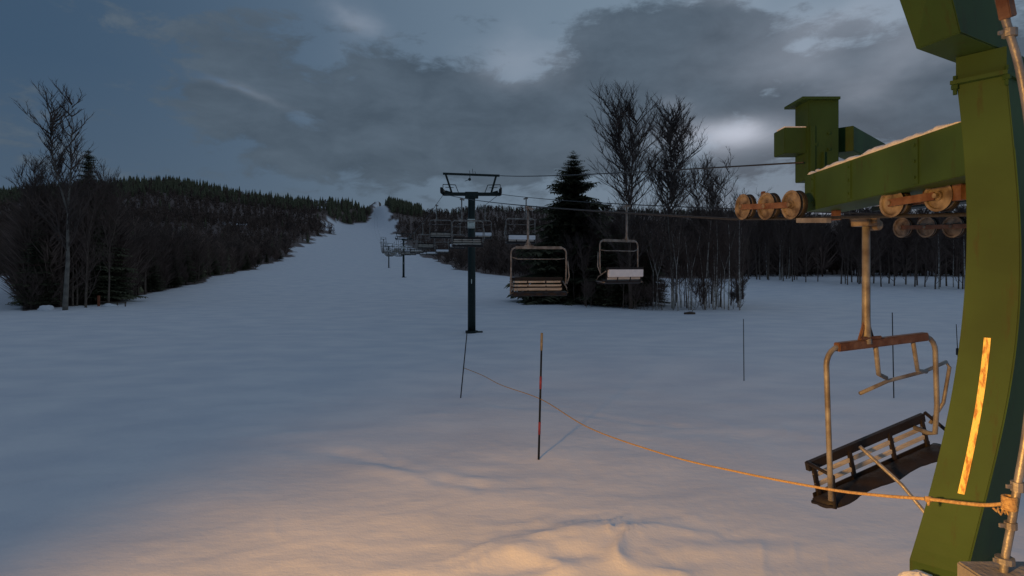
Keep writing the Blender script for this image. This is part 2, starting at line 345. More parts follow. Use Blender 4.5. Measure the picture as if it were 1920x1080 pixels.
# ------------------------------------------------------------------ the loading station at the right
st_o = P(1790, 1080, 3.7); ST = (st_o.x, st_o.y, 0)
station = empty('lift_station', ST)
tag(station, 'big green steel lift station with a column, a long overhead beam and sheave wheels', 'lift station')
def lineX(Y): return float(np.interp(Y, [0, 40, 145, 260, 420, 700, 1250], [6.1, -2.75, -26.8, -54.6, -92, -162.3, -290]))
GA = 1.9
def build_station():
    ys = [132, 150, 230, 340, 450, 560, 650, 750, 850, 950, 1080]
    xl = [1790, 1797, 1803, 1810, 1811, 1807, 1798, 1785, 1765, 1740, 1705]
    xn = [1886, 1890, 1899, 1907, 1911, 1911, 1906, 1892, 1868, 1843, 1812]
    YL, YN, YR = 3.76, 3.56, 3.92
    rings = []
    yy = np.linspace(132, 1080, 40)
    def smooth(xs):  # gentle quadratic-ish interpolation
        return np.poly1d(np.polyfit(ys, xs, 4))
    fl, fn = smooth(xl), smooth(xn)
    for y in yy:
        N_ = P(fn(y), y, YN); L_ = P(fl(y), y, YL); L_.z = N_.z; R_ = N_ + Vector((.60, .42, 0)); B_ = L_ + R_ - N_
        rings.append((L_, N_, R_, B_))
    mb = MB(); vs = []
    low = [tuple((p.x, p.y, 2.3)) for p in rings[-1]]
    allr = rings + [[Vector(p) for p in low]]
    for r_ in allr: vs += list(r_)
    fs = []
    for i in range(len(allr)-1):
        for k in range(4): fs.append((i*4+k, i*4+(k+1) % 4, (i+1)*4+(k+1) % 4, (i+1)*4+k))
    fs += [(3, 2, 1, 0), tuple((len(allr)-1)*4+k for k in range(4))]
    mb.add(vs, fs); c = mb.obj('column', M_GREEN, station, off=ST, bevel=.006); c['label'] = 'olive green box column, slightly bowed'
    # weld seam along the near edge
    mb = MB(); mb.tube([r_[1]+Vector((0, -.003, 0)) for r_ in rings[6:]], .0035, 5); mb.obj('weld_seam', M_GREEN, c, off=None).location = tuple(-v for v in ST)
    # reflective tape
    mb = MB(); vs = []
    k0 = [i for i, y in enumerate(yy) if 637 <= y <= 940]
    n = Vector((-.6, -1, 0)).normalized()
    tape_rows = []
    for i in range(30):
        y = 637 + (936-637)*i/29
        N_ = P(fn(y), y, YN); L_ = P(fl(y), y, YL); L_.z = N_.z
        t = .50 + .07*i/29
        nn = (N_-L_).cross(Vector((0, 0, 1))).normalized()
        if nn.y > 0: nn = -nn
        a = L_.lerp(N_, t-.062)+nn*.004; b = L_.lerp(N_, t+.062)+nn*.004
        tape_rows.append((a, b)); vs += [a, b]
    mb.add(vs, [(2*i, 2*i+1, 2*i+3, 2*i+2) for i in range(29)])
    t = mb.obj('reflective_tape', M_TAPE, station, off=ST); t['label'] = 'scuffed yellow reflective tape running down the column'
    # head of the column
    b0, b1, b2 = P(1801, 61, 3.36), P(1718, 95, 3.62), P(1908, 106, 3.74)
    zb = CAMZ + 439*3.36/F
    for b in (b0, b1, b2): b.z = zb
    b3 = b1+b2-b0
    t0, t1, t2 = P(1757, -95, 3.36), P(1660, -95, 3.62), P(1880, -95, 3.74); zt = zb+.55
    for q in (t0, t1, t2): q.z = zt
    mb = MB(); mb.hexa([b1, b0, b2, b3, t1, t0, t2, t1+t2-t0]); mb.obj('column_head', M_GREEN, station, off=ST, bevel=.006)
    top = rings[0]; cz = top[0].z; ctr = sum(top, Vector())/4
    mb = MB(); mb.hexa([ctr+(p-ctr)*1.0 for p in top] + [Vector((p.x, p.y, zb-.002)) for p in top])
    mb.obj('neck_plate', M_GREEN, station, off=ST)
    mb = MB()
    fl_ = [ctr+(p-ctr)*1.13+Vector((0, 0, .0)) for p in top]
    mb.hexa([p+Vector((0, 0, -.03)) for p in fl_]+[p+Vector((0, 0, -.006)) for p in fl_])
    for p in fl_:
        q = ctr+(p-ctr)*.9
        mb.tube([(q.x, q.y, cz-.09), (q.x, q.y, cz+.03)], .012, 6); mb.tube([(q.x, q.y, cz-.055), (q.x, q.y, cz-.03)], .022, 6)
    mb.obj('bolted_flange', M_GREEN, station, off=ST)
    # the long overhead beam: top at z 5.46, bottom at 5.13
    bx = lambda Y: 2.97 + (3.10-2.97)*(Y-3.83)/(6.2-3.83)
    Y0, Y1, zt, zb2, W = 3.84, 6.22, 5.46, 5.10, .42
    mb = MB(); mb.hexa([(bx(Y0), Y0, zb2), (bx(Y0)+W, Y0, zb2), (bx(Y1)+W, Y1, zb2-.02), (bx(Y1), Y1, zb2-.02),
                        (bx(Y0), Y0, zt), (bx(Y0)+W, Y0, zt), (bx(Y1)+W, Y1, zt), (bx(Y1), Y1, zt)])
    mb.obj('overhead_beam', M_GREEN, station, off=ST, bevel=.006)
    for Yq in (4.35, 5.3, 6.02):
        mb = MB(); mb.box(bx(Yq)-.012, bx(Yq)+.004, Yq-.03, Yq+.03, zb2+.012, zt-.012)
        for z_ in (zb2+.06, (zt+zb2)/2, zt-.06): mb.disc((bx(Yq)-.016, Yq, z_), (1, 0, 0), .012, .014, 6)
        mb.obj('splice_strap', M_GREEN, station, off=ST)
    # post and cross arm at the far end of the beam
    def pbox(xa, xb, ya, yb, Y, dep, name, m=M_GREEN, bev=.006):
        a = P(xa, ya, Y); b = P(xb, yb, Y); q = MB(); q.box(a.x, b.x, Y, Y+dep, min(a.z, b.z), max(a.z, b.z)); return q.obj(name, m, station, off=ST, bevel=bev)
    post = pbox(1516, 1573, 336, 186, 6.26, .30, 'post')
    cap = MB(); a = P(1505, 186, 6.20); b = P(1576, 182, 6.20); cap.box(a.x, b.x, 6.2, 6.62, a.z+.003, a.z+.03)
    o = cap.obj('cap_plate', M_GREEN, post); o.location = tuple(-v for v in ST)
    pbox(1471, 1515.2, 287, 239, 6.3, .26, 'cross_arm')
    # the arm running away to the far line of sheaves
    pA = P(1574, 238, 6.42); pA.z -= .14; e = Vector((6.1, 8.9, pA.z))
    mb = MB(); mb.bar(pA+Vector((.02, 0, 0)), e, .24, .27); mb.obj('cross_arm', M_GREEN, station, off=ST, bevel=.006)
    # gusset under the crossing
    mb = MB(); g = P(1520, 288, 6.24); mb.box(g.x, g.x+.05, 6.24, 6.256, g.z-.22, g.z+.3); mb.box(g.x+.13, g.x+.14, 6.22, 6.256, g.z-.22, g.z+.02)
    for (dx, dz) in ((.2, .05), (.2, .22), (.06, .1)):
        mb.disc((g.x+dx, 6.25, g.z+dz), (0, 1, 0), .014, .025, 8)
    mb.obj('gusset_plate', M_GREEN, station, off=ST)
    # sheave assemblies
    prof = [(-.5, .05), (-.55, .28), (-.35, .30), (-.3, .80), (-.5, .84), (-.5, 1), (-.22, .97), (-.12, .9), (.12, .9), (.22, .97), (.5, 1), (.5, .84), (.3, .8), (.35, .3), (.55, .28), (.5, .05)]
    def assembly(Ys, zs, side, r, label, armz=0):
        p0 = (side+lineX(Ys[0]), Ys[0], zs[0])
        fr = MB(); pts = [Vector((side+lineX(Y), Y, z)) for Y, z in zip(Ys, zs)]
        for k in (-.055, .055):
            for a, b in zip(pts[:-1], pts[1:]):
                fr.bar(a+Vector((k*1.1, 0, .0)), b+Vector((k*1.1, 0, .0)), .012, .06)
        for i in range(0, len(pts)-1, 2):
            c_ = (pts[i]+pts[min(i+1, len(pts)-1)])/2
            fr.bar(c_+Vector((.07, 0, -.02)), c_+Vector((.07, 0, .17)), .03, .05)
        asm = fr.obj('sheave_assembly', M_RUST, station, off=ST)
        asm['label'] = label
        d = (pts[-1]-pts[0]).normalized(); ax = d.cross(Vector((0, 0, 1))).normalized()
        for p in pts:
            w = MB(); w.disc(p, ax, r, .085, 28, prof); w.disc(p, ax, r*.16, .15, 10)
            q = w.obj('sheave', M_SHEAVE, asm); q.location = tuple(-v for v in ST)
            q.data.materials.append(M_RUBBER); cw = Vector(p)
            for f_ in q.data.polygons:
                v_ = Vector(f_.center)-cw; f_.material_index = 1 if (v_-ax*v_.dot(ax)).length > r*.925 and abs(f_.normal.dot(ax)) < .8 else 0
        return asm
    assembly([6.78, 6.37, 5.98], [5.19, 5.155, 5.13], -GA, .148, 'three tan sheaves at the far end of the green beam')
    assembly([4.80, 4.40], [5.02, 5.03], -GA, .118, 'two rusty sheaves under the green beam near the column')
    assembly([9.0, 8.6, 8.2, 7.8], [5.10, 5.08, 5.06, 5.05], GA, .155, 'grey brown sheaves of the far line seen beside the column')
    # walkway beam above the far sheaves
    mb = MB(); A = Vector((GA+lineX(7.3), 7.3, 5.40)); B = Vector((GA+lineX(9.4), 9.4, 5.42))
    mb.bar(A+Vector((-.02, 0, 0)), B+Vector((-.02, 0, 0)), .34, .07)
    for t in (.15, .5, .85):
        q = A.lerp(B, t); mb.bar(q+Vector((.05, 0, -.03)), q+Vector((.05, 0, -.3)), .04, .05)
    mb.obj('sheave_support', M_DKGREEN, station, off=ST)
    for Y in (4.25, 5.15, 6.05):
        mb = MB(); x_ = bx(Y)+.25; mb.bar((x_, Y, zb2+.002), (x_, Y, zb2-.12), .05, .09); mb.obj('sheave_bracket', M_RUST, station, off=ST)
    # derope rail beneath the beam
    mb = MB(); mb.bar((lineX(5.85)-GA-.05, 5.85, 4.96), (lineX(5.45)-GA-.05, 5.45, 4.93), .05, .045); mb.obj('switch_bracket', M_STEEL, station, off=ST)
    # settled snow on top of the beam: irregular ridge
    def ridge(name, pts, w, h, label, seed, kx=0):
        r2 = random.Random(seed); q = MB(); n = 46; prof_n = 7; vs = []
        for i in range(n):
            t = i/(n-1); s_ = t*(len(pts)-1); j = min(int(s_), len(pts)-2); p = Vector(pts[j]).lerp(Vector(pts[j+1]), s_-j)
            hh = h*(.55+.9*mnoise.noise(Vector((t*9, seed, 0)))+.35*r2.random())*(min(1, t*9, (1-t)*9)); hh = max(hh, .006)
            for k in range(prof_n):
                a = math.pi*k/(prof_n-1); vs.append(p+Vector((-math.cos(a)*w/2*(1+.04*r2.random()), 0, math.sin(a)**.7*hh)))
        fs = [(i*prof_n+k, i*prof_n+k+1, (i+1)*prof_n+k+1, (i+1)*prof_n+k) for i in range(n-1) for k in range(prof_n-1)]
        fs += [(i*prof_n, (i+1)*prof_n, (i+1)*prof_n+prof_n-1, i*prof_n+prof_n-1) for i in range(n-1)]
        fs += [tuple(range(prof_n))[::-1], tuple((n-1)*prof_n+k for k in range(prof_n))]
        q.add(vs, fs); o = q.obj(name, M_SNOWBIT, None, smooth=True); tag(o, label, 'snow', None, 'stuff'); return o
    ridge('settled_snow', [(bx(3.9)+.16, 3.9, zt+.001), (bx(5.95)+.16, 5.95, zt+.001)], .36, .055, 'lumpy strip of settled snow along the top of the green beam', 3)
    ridge('settled_snow', [(bx(6.0)+.04, 6.12, zt+.001), (bx(6.0)+.20, 6.14, zt+.001)], .10, .045, 'small clump of snow on the beam end beside the post', 5)
    a = P(1471, 239, 6.3)
    q = MB(); q.box(a.x+.004, a.x+.25, 6.31, 6.5, a.z+.001, a.z+.016); tag(q.obj('settled_snow', M_SNOWBIT, bevel=.004), 'thin snow line on top of the short green cross arm', 'snow', None, 'stuff')
    ridge('settled_snow', [A+Vector((-.02, .1, .037)), B+Vector((-.02, -.1, .037))], .30, .10, 'snow lying on the support above the far sheaves', 9)
build_station()

# concrete footing with the column and the conduit standing on it
mb = MB(); mb.box(2.93, 4.9, 3.2, 4.15, -.2, 2.30); o = mb.obj('concrete_footing', M_CONC, bevel=.03); tag(o, 'grey concrete footing at the foot of the green column', 'footing')
def footing_snow():
    mb = MB(); n = 26; m_ = 14; vs = []
    for i in range(n):
        for j in range(m_):
            x = 2.95+1.93*i/(n-1); y = 3.22+.91*j/(m_-1); e = min(i, n-1-i, j, m_-1-j)
            vs.append((x, y, 2.302+(.02 if e == 0 else .07+.06*mnoise.noise(Vector((x*3, y*3, 2))))))
    mb.add(vs, [(i*m_+j, i*m_+j+1, (i+1)*m_+j+1, (i+1)*m_+j) for i in range(n-1) for j in range(m_-1)])
    tag(mb.obj('settled_snow', M_SNOWBIT, smooth=True), 'snow lying on the concrete footing behind the green column', 'snow', None, 'stuff')
footing_snow()
# snow lump at the foot, left of the column
mb = MB(); c = P(1722, 1092, 3.6); vs = []; fs = []
for i in range(9):
    for j in range(16):
        a = math.pi*i/8; b = 2*math.pi*j/16; r_ = 1+.25*mnoise.noise(Vector((i*.7, math.cos(b)*2, math.sin(b)*2)))
        vs.append((c.x+.11*math.sin(a)*math.cos(b)*r_, c.y+.09*math.sin(a)*math.sin(b)*r_, c.z+.06*math.cos(a)*r_))
fs = [(i*16+j, i*16+(j+1) % 16, (i+1)*16+(j+1) % 16, (i+1)*16+j) for i in range(8) for j in range(16)]
mb.add(vs, fs); fb = MB(); 
tag(mb.obj('settled_snow', M_SNOWBIT, smooth=True), 'small lump of lamp lit snow caught at the left foot of the column', 'snow', None, 'stuff')
# conduit pipe
pp = [(1866, -60, 3.12), (1874, 0, 3.13), (1893, 62, 3.14), (1913, 135, 3.15), (1932, 260, 3.16), (1944, 450, 3.17), (1940, 640, 3.17), (1926, 800, 3.16), (1908, 910, 3.15), (1896, 985, 3.15), (1884, 1052, 3.15), (1880, 1110, 3.15)]
pw = [P(*q) for q in pp]
cr = []
for i in range(len(pw)-1):     # Catmull-Rom
    p0, p1, p2, p3 = pw[max(i-1, 0)], pw[i], pw[i+1], pw[min(i+2, len(pw)-1)]
    for k in range(6):
        t = k/6; cr.append(.5*((2*p1)+(p2-p0)*t+(2*p0-5*p1+4*p2-p3)*t*t+(3*p1-p0-3*p2+p3)*t**3))
cr.append(pw[-1])
base = pw[-1]; cond = empty('conduit_pipe', (base.x, base.y, 2.3)); tag(cond, 'bent metal conduit pipe running beside the green column at the frame edge', 'pipe')
OFF = (base.x, base.y, 2.3)
mb = MB(); mb.tube(cr, .020, 12); mb.obj('pipe', M_STEEL, cond, smooth=True, off=OFF)
for q, r_, h_ in ((P(1908, 912, 3.15), .032, .05), (P(1895, 985, 3.15), .030, .035), (P(1893, 62, 3.14), .036, .04), (P(1884, 1050, 3.15), .045, .03)):
    mb = MB(); mb.tube([q-Vector((0, 0, h_/2)), q+Vector((0, 0, h_/2))], r_, 10); mb.bar(q+Vector((-.06, 0, 0)), q+Vector((.03, 0, 0)), .012, .02); mb.obj('pipe_clamp', M_STEEL, cond, off=OFF)
mb = MB(); mb.bar(P(1872, -60, 3.10), P(1890, 34, 3.12), .062, .05); mb.obj('junction_box', M_RUST, cond, off=OFF, bevel=.004)
mb = MB(); mb.box(base.x-.16, base.x+.22, base.y-.12, base.y+.12, 2.3, CAMZ-572*3.15/F); mb.obj('pipe_foot', M_CONC, cond, off=OFF, bevel=.01)

# ------------------------------------------------------------------ lift towers
TOW = [(40.0, -2.75), (145.0, -26.8), (260.0, -54.6), (420.0, -92.0)]
def tower():
    t = empty('lift_tower', (0, 0, 0)); H = 9.35
    mb = MB(); mb.tube([(0, 0, -.3), (0, 0, H-.1)], [.27, .245], 20); mast = mb.obj('mast', M_DKGREEN, t, smooth=True)
    mb = MB(); mb.tube([(0, 0, -.2), (0, 0, .14)], .42, 24); mb.box(.2, .75, -.2, .2, .02, .10); mb.obj('base_plate', M_DKGREEN, t)
    mb = MB(); mb.hexa([(-1.95, -.16, H-.02), (1.95, -.16, H-.02), (1.95, .16, H-.02), (-1.95, .16, H-.02), (-1.95, -.16, H+.2), (1.95, -.16, H+.2), (1.95, .16, H+.2), (-1.95, .16, H+.2)])
    mb.box(-.45, .45, -.2, .2, H-.20, H+.24); mb.obj('crossarm', M_DKGREEN, t, bevel=.02)
    mb = MB(); mb.bar((-1.95, 0, H+1.48), (1.90, 0, H+1.36), .14, .14); mb.bar((-1.76, 0, H+1.42), (-1.36, 0, H+.2), .13, .13); mb.bar((1.66, 0, H+1.32), (1.34, 0, H+.2), .13, .13)
    mb.bar((-.12, 0, H+1.4), (-.12, 0, H+1.12), .04); mb.disc((-.14, 0, H+1.1), (0, 1, 0), .1, .08, 12); mb.bar((-.14, 0, H+1.1), (-.45, 0, H+.98), .03)
    for dx, h in ((-.16, .26), (.05, .38), (.22, .22)): mb.bar((dx+.05, 0, H+1.44), (dx, 0, H+1.44+h), .03)
    mb.obj('lifting_frame', M_DKGREEN, t)
    for s in (-1, 1):
        mb = MB(); zc = H+.25; xc = s*GA
        mb.bar((xc, -1.1, zc-.02), (xc, 1.1, zc+.08), .10, .20); mb.bar((xc-s*.1, 0, zc), (xc-s*.45, 0, zc-.1), .15, .2)
        asm = mb.obj('sheave_train', M_DKGREEN, t)
        for k in range(6):
            y = -1.0+.4*k; w = MB(); w.disc((xc+s*.08, y, zc+.02+.045*y), (1, 0, 0), .20, .12, 14); w.obj('sheave', M_RUBBER, asm)
        mb = MB(); x0 = s*1.95
        mb.bar((x0, 0, H+.75), (s*1.1, 0, H+.72), .045); mb.bar((s*1.1, 0, H+.72), (s*.9, 0, H+.2), .045); mb.bar((x0, 0, H+.75), (x0, 0, H+.3), .045)
        mb.bar((x0*.9, -.4, H+.5), (s*1.2, -.4, H+.48), .035); mb.obj('handrail', M_DKGREEN, t)
    mb = MB(); mb.box(-.27, .23, -.30, -.285, H-2.25, H-1.62); sg = mb.obj('sign', M_WHITE, t); sg['label'] = 'white rectangular sign on the mast'
    mb = MB(); mb.box(-.22, .18, -.306, -.302, H-1.80, H-1.77); mb.box(-.19, .15, -.306, -.302, H-1.88, H-1.85); mb.obj('sign_text_line', M_SIGNINK, sg)
    mb = MB(); mb.box(-.03, .03, -.262, -.25, 3.35, 3.65); mb.obj('number_plate', M_WHITE, t)
    mb = MB()
    for k in range(24): mb.bar((-.14, .3, 1.2+k*.33), (.14, .3, 1.2+k*.33), .025)
    mb.bar((-.14, .3, 1.0), (-.14, .3, 9.2), .03); mb.bar((.14, .3, 1.0), (.14, .3, 9.2), .03); mb.obj('ladder', M_DKGREEN, t)
    return t
tw = tower(); tower_objs = [tw]
for i in range(1, 4): tower_objs.append(copy_tree(tw))
for i, (o, (Y, X)) in enumerate(zip(tower_objs, TOW)):
    o.location = (X, Y, gz(X, Y)); o.rotation_euler = (0, 0, R(12.5) if i else R(2))
    tag(o, ['dark lift tower in the middle of the slope, nearest and tallest, with a white sign', 'second lift tower up the slope, behind the nearest one on its left',
            'third lift tower up the slope, a small dark post on the piste', 'fourth and smallest lift tower, leftmost of the row below the notch'][i], 'lift tower', 'lift towers up the slope')

def rope_z(Y):
    tops = [(4.0, 4.86), (6.8, 5.045), (40.0, gz(-2.75, 40)+9.45)] + [(Y_, gz(X_, Y_)+9.45) for Y_, X_ in TOW[1:]] + [(700, gz(-162, 700)+9), (1150, gz(-266, 1150)+9)]
    sag = [0, .16, 1.5, 1.8, 3, 6, 8]
    for (a, b), s in zip(zip(tops[:-1], tops[1:]), sag):
        if Y <= b[0] or b is tops[-1]:
            t = (Y-a[0])/(b[0]-a[0]); return a[1]*(1-t)+b[1]*t - 4*s*t*(1-t)*(t > 0)
for side, lab in ((-GA, 'thin dark haul rope on the left side of the lift towers'), (GA, 'thin dark haul rope on the right side of the lift towers')):
    Ys = list(np.concatenate([np.arange(2.0 if side < 0 else 2.0, 40, 1.0), np.arange(40, 1150, 8.0)]))
    mb = MB(); mb.tube([(lineX(Y)+side, Y, rope_z(max(Y, 4))) for Y in Ys], [.016+.00004*Y for Y in Ys], 6)
    tag(mb.obj('haul_rope', M_CABLE, smooth=True), lab, 'cable', 'haul ropes of the chairlift')
mb = MB(); A = Vector((TOW[0][1]+1.85, 40, gz(-2.75, 40)+9.35+1.36)); B = Vector((3.13, 6.3, 5.62))
mb.tube([A.lerp(B, t/30)-Vector((0, 0, .35*t/30*(1-t/30))) for t in range(31)], [.028-.018*t/30 for t in range(31)], 6)
tag(mb.obj('overhead_wire', M_CABLE, smooth=True), 'dark overhead wire from the nearest tower top to the green post', 'cable')

# ------------------------------------------------------------------ chairs
def chair(detail=True, roll=0.0, seat_roll=0.0, snowy=False, x1=1.15):
    """origin at the rope grip, facing local -Y, frame offset towards local +X"""
    c = empty('lift_chair'); HG, FH, x0 = 1.20, 1.36, -.50
    def rl(p, a=None):
        p = Vector(p); a = roll if a is None else a; z0 = -HG
        q = Matrix.Rotation(-a, 3, 'Y') @ Vector((p.x, p.y, p.z-z0)); return Vector((q.x, q.y, q.z+z0))
    n = 10 if detail else 5
    mb = MB(); mb.tube([(0, 0, -.06), (0, 0, -HG+.25), (0, 0, -HG+.1), (0, .0, -HG)], [.034, .036, .042, .05], n); mb.obj('hanger', M_TUBE, c, smooth=True)
    mb = MB(); mb.box(-.09, .05, -.09, .09, -.10, -.01); mb.bar((-.02, -.14, -.05), (-.02, .14, -.03), .05, .06); mb.disc((.10, 0, -.09), (0, 1, 0), .05, .12, 10); mb.obj('grip', M_STEEL if roll == 0 else M_SHEAVE, c, bevel=.006)
    mb = MB(); zt, zb = -HG, -HG-FH; r = .024
    S0 = lambda p: rl(p)+Vector((0, 0, (p[0]-.1)*math.tan(seat_roll)-.05))
    arc = lambda cx, cz, s: [rl((cx+s*.16*math.sin(a), 0, cz+.16*math.cos(a))) for a in [math.pi/2*k/5 for k in range(6)]]
    left = [rl(((x0+x1)/2, 0, zt))] + arc(x0+.16, zt-.16, -1) + [rl((x0, 0, zt-.7)), rl((x0-.02, -.02, zb+.02-.04*bool(roll)))]
    right = [rl(((x0+x1)/2, 0, zt))] + arc(x1-.16, zt-.16, 1) + [rl((x1, 0, zt-.7)), rl((x1-.01, .02, zb+.30+.08*bool(roll)))] + ([rl((x1, .10, zb+.36)), S0((x1+.02, .25, zb+.28))] if roll else [])
    mb.tube(left, r, n); mb.tube(right, r, n); mb.obj('frame', M_TUBE, c, smooth=True)
    mb = MB(); mb.bar(rl((x0+.13, 0, zt)), rl((x1-.13, 0, zt)), .07, .08); mb.bar(rl((-.12, -.03, zt+.06)), rl((.16, -.03, zt+.05)), .03, .03)
    mb.bar((-.10, 0, zt), (0, 0, zt+.25), .03); mb.bar((.10, 0, zt), (0, 0, zt+.25), .03)
    mb.obj('crossbar', M_RUST if roll else M_TUBE, c, bevel=.008)
    S = (lambda p: rl(p)+Vector((0, 0, (p[0]-.1)*math.tan(seat_roll)-.05))) if roll else rl
    # backrest: dark top rail, pale slats, dark uprights
    pieces = MB(); sl = MB(); xb0, xb1 = x0+.03, (1.12 if roll else x1-.03); yb = .26
    zt2 = zb+(.33 if roll else .46)
    pieces.bar(S((xb0, yb+.02, zt2)), S((xb1, yb+.02, zt2)), .05, .085, up=S((0, 0, 1))-S((0, 0, 0)))
    for k, z in enumerate((zt2-.09, zt2-.175) if roll else (zt2-.095, zt2-.20, zt2-.31)):
        sl.bar(S((xb0+.04, yb-.01-.02*k, z)), S((xb1-.04, yb-.01-.02*k, z)), .022, (.04 if roll else .055) if k < 2 else .075, up=S((0, 0, 1))-S((0, 0, 0)))
    for x in (xb0+.06, x0+.55, x0+1.10, xb1-.05):
        pieces.bar(S((x, yb+.005, zt2)), S((x, yb-.06, zb+.03)), .045, .03)
    pieces.bar(S((xb0, yb-.04, zt2-.255)), S((xb1, yb-.04, zt2-.255)), .012, .05)
    back = pieces.obj('backrest', M_PAD, c, bevel=.004 if detail else 0); sl.obj('slats', M_SLAT, back, bevel=.003 if detail else 0)
    # seat pad with a ragged front edge
    sm = MB(); nx, ny = 30 if detail else 8, 7; top = []; r3 = random.Random(5)
    fe = [0]*nx
    for i in range(nx): fe[i] = (-.02 if roll else -.22) - (.02*math.sin(i*.55) + .008*r3.random() if roll else .035*math.sin(i*.9) + .03*r3.random()) + (.05 if i in (0, nx-1) else 0)
    vs = []
    for i in range(nx):
        x = xb0-.02+(xb1-xb0+.02)*i/(nx-1)
        for j in range(ny):
            t = j/(ny-1); y = yb-.05+(fe[i]-yb+.05)*t; e = math.sin(math.pi*min(1, max(0, t)))**.4 if 0 < j < ny-1 else 0
            vs.append(S((x, y, zb+.06+.035*e+.012*math.sin(i*1.3)*t)))
        for j in range(ny):
            t = 1-j/(ny-1); y = yb-.05+(fe[i]-yb+.05)*t; e = math.sin(math.pi*t)**.4 if 0 < j < ny-1 else 0
            vs.append(S((x, y, zb+(.045-.03*e if roll else .03-.05*e-.03*t))))
    m2 = 2*ny
    fs = [(i*m2+k, i*m2+(k+1) % m2, (i+1)*m2+(k+1) % m2, (i+1)*m2+k) for i in range(nx-1) for k in range(m2)]
    fs += [tuple(range(m2))[::-1], tuple((nx-1)*m2+k for k in range(m2))]
    sm.add(vs, fs); sm.obj('seat', M_PAD, c, smooth=True)
    for x in (x0+.02, xb1+.01):
        mb = MB(); mb.tube([S((x, .27, zb+.38)), S((x, (-.02 if roll else -.10), zb+.34 if x < 0 else zb+.2)), S((x, (-.03 if roll else -.2), zb+.06)), S((x, .22, zb+.02))], .018, n); mb.obj('armrest', M_PAD if roll else M_TUBE, c, smooth=True)
    # restraint bar: raised loop plus a foot rest
    mb = MB(); za = zt-.33
    if roll:
        mb.tube([rl((.12, 0, zt-.03)), rl((.30, .12, zt-.34)), rl((.45, .16, zt-.40)), ], .022, n)
        mb.tube([rl((.62, 0, zt-.03)), rl((.84, .12, zt-.36)), rl((1.02, .16, zt-.40))], .020, n)
        mb.tube([rl((.12, .18, zt-.52)), rl((.5, .18, zt-.44)), rl((1.02, .18, zt-.40)), rl((1.38, .20, zt-.34)), rl((1.43, .20, zt-.40)), rl((1.38, .24, zt-.78)), rl((1.20, .26, zt-.98))], .019, n)
        mb.obj('restraint_bar', M_TUBE, c, smooth=True)
        mb = MB(); mb.tube([S((.12, .2, zb+.36)), S((.14, -.2, zb+.12)), S((.20, -.42, zb-.14))], .018, n); mb.bar(S((.2, -.42, zb-.16)), S((.92, -.42, zb-.16)), .05, .035)
        mb.obj('footrest', M_STEEL, c)
    else:
        mb.tube([(x0+.04, .02, za+.05), (x0+.2, .03, za), (x1-.2, .03, za), (x1-.04, .02, za+.02)], .014, n)
        if detail: mb.tube([(x1+.03, -.05, za-.05), (x1+.09, .0, za-.5), (x1+.05, .1, zb+.3)], .018, n)
        mb.obj('restraint_bar', M_TUBE, c, smooth=True)
    if snowy:
        mb = MB(); mb.box(xb0+.02, xb1-.06, yb-.02, yb+.06, zt2-.27, zt2-.01)
        mb.obj('snow_cover', M_SNOWBIT, c, bevel=.02)
    return c
def joined(c, name, group):
    """one mesh per chair for the far ones"""
    bm = bmesh.new(); mats = []
    def walk(o):
        for ch in o.children:
            if ch.type == 'MESH':
                i0 = len(bm.faces); bm.from_mesh(ch.data); bm.faces.ensure_lookup_table()
                mm = ch.data.materials[0]
                if mm not in mats: mats.append(mm)
                for f_ in bm.faces[i0:]: f_.material_index = mats.index(mm)
            walk(ch)
    walk(c); me = bpy.data.meshes.new(name); bm.to_mesh(me); bm.free()
    for mm in mats: me.materials.append(mm)
    return me
near = chair(True, roll=R(2.5), seat_roll=R(9.5), x1=.93)
near.location = (3.32, 5.5, rope_z(5.5)+.02); near.rotation_euler = (0, 0, R(20))
tag(near, 'nearest lift chair, lamp lit tan frame and dark slatted seat, beside the green column', 'lift chair', 'chairs hanging from the lift')
LINE_RZ = R(12.5)
def line_dir(Y): return math.atan2(-(lineX(Y+2)-lineX(Y-2)), 4)
cl_ = chair(True); cr_ = chair(True, snowy=True)
fl_me = joined(chair_l := cl_, 'lift_chair', None); fr_me = joined(cr_, 'lift_chair', None)
lefts = [16.9, 31.0, 45.0]; Y = 45.0
while Y < 420: Y += 13.7; lefts.append(Y)
rights = [19.2, 32.6, 45.4]; Y = 45.4
while Y < 420: Y += 13.7; rights.append(Y)
LL = ['empty slatted lift chair just right of the nearest tower with three pale slats', 'slatted lift chair right behind the mast of the nearest tower',
      'small slatted lift chair left of the nearest tower mast']
LR = ['lift chair with snow covered seat hanging before the trees, right of the slatted chair', 'smaller lift chair with a white snow covered back, just above the slatted chair',
      'small lift chair with pale snowy back seen just right of the nearest tower mast']
for side, ys, proto, far, labs in ((-GA, lefts, cl_, fl_me, LL), (GA, rights, cr_, fr_me, LR)):
    for i, Y in enumerate(ys):
        if i < 6:
            o = proto if i == 0 else copy_tree(proto)
        else:
            o = link(bpy.data.objects.new('lift_chair', far))
        o.location = (lineX(Y)+side, Y, rope_z(Y)); o.rotation_euler = (0, 0, line_dir(Y)+(math.pi if side > 0 else 0)+(.35 if side > 0 and i == 0 else 0))
        lab = labs[i] if i < 3 else ('tiny far lift chair on the left rope beyond the nearest tower' if side < 0 else 'tiny far snowy lift chair on the right rope beyond the nearest tower')
        tag(o, lab, 'lift chair', 'chairs hanging from the lift' if i < 3 else ('far chairs on the left rope' if side < 0 else 'far chairs on the right rope'))

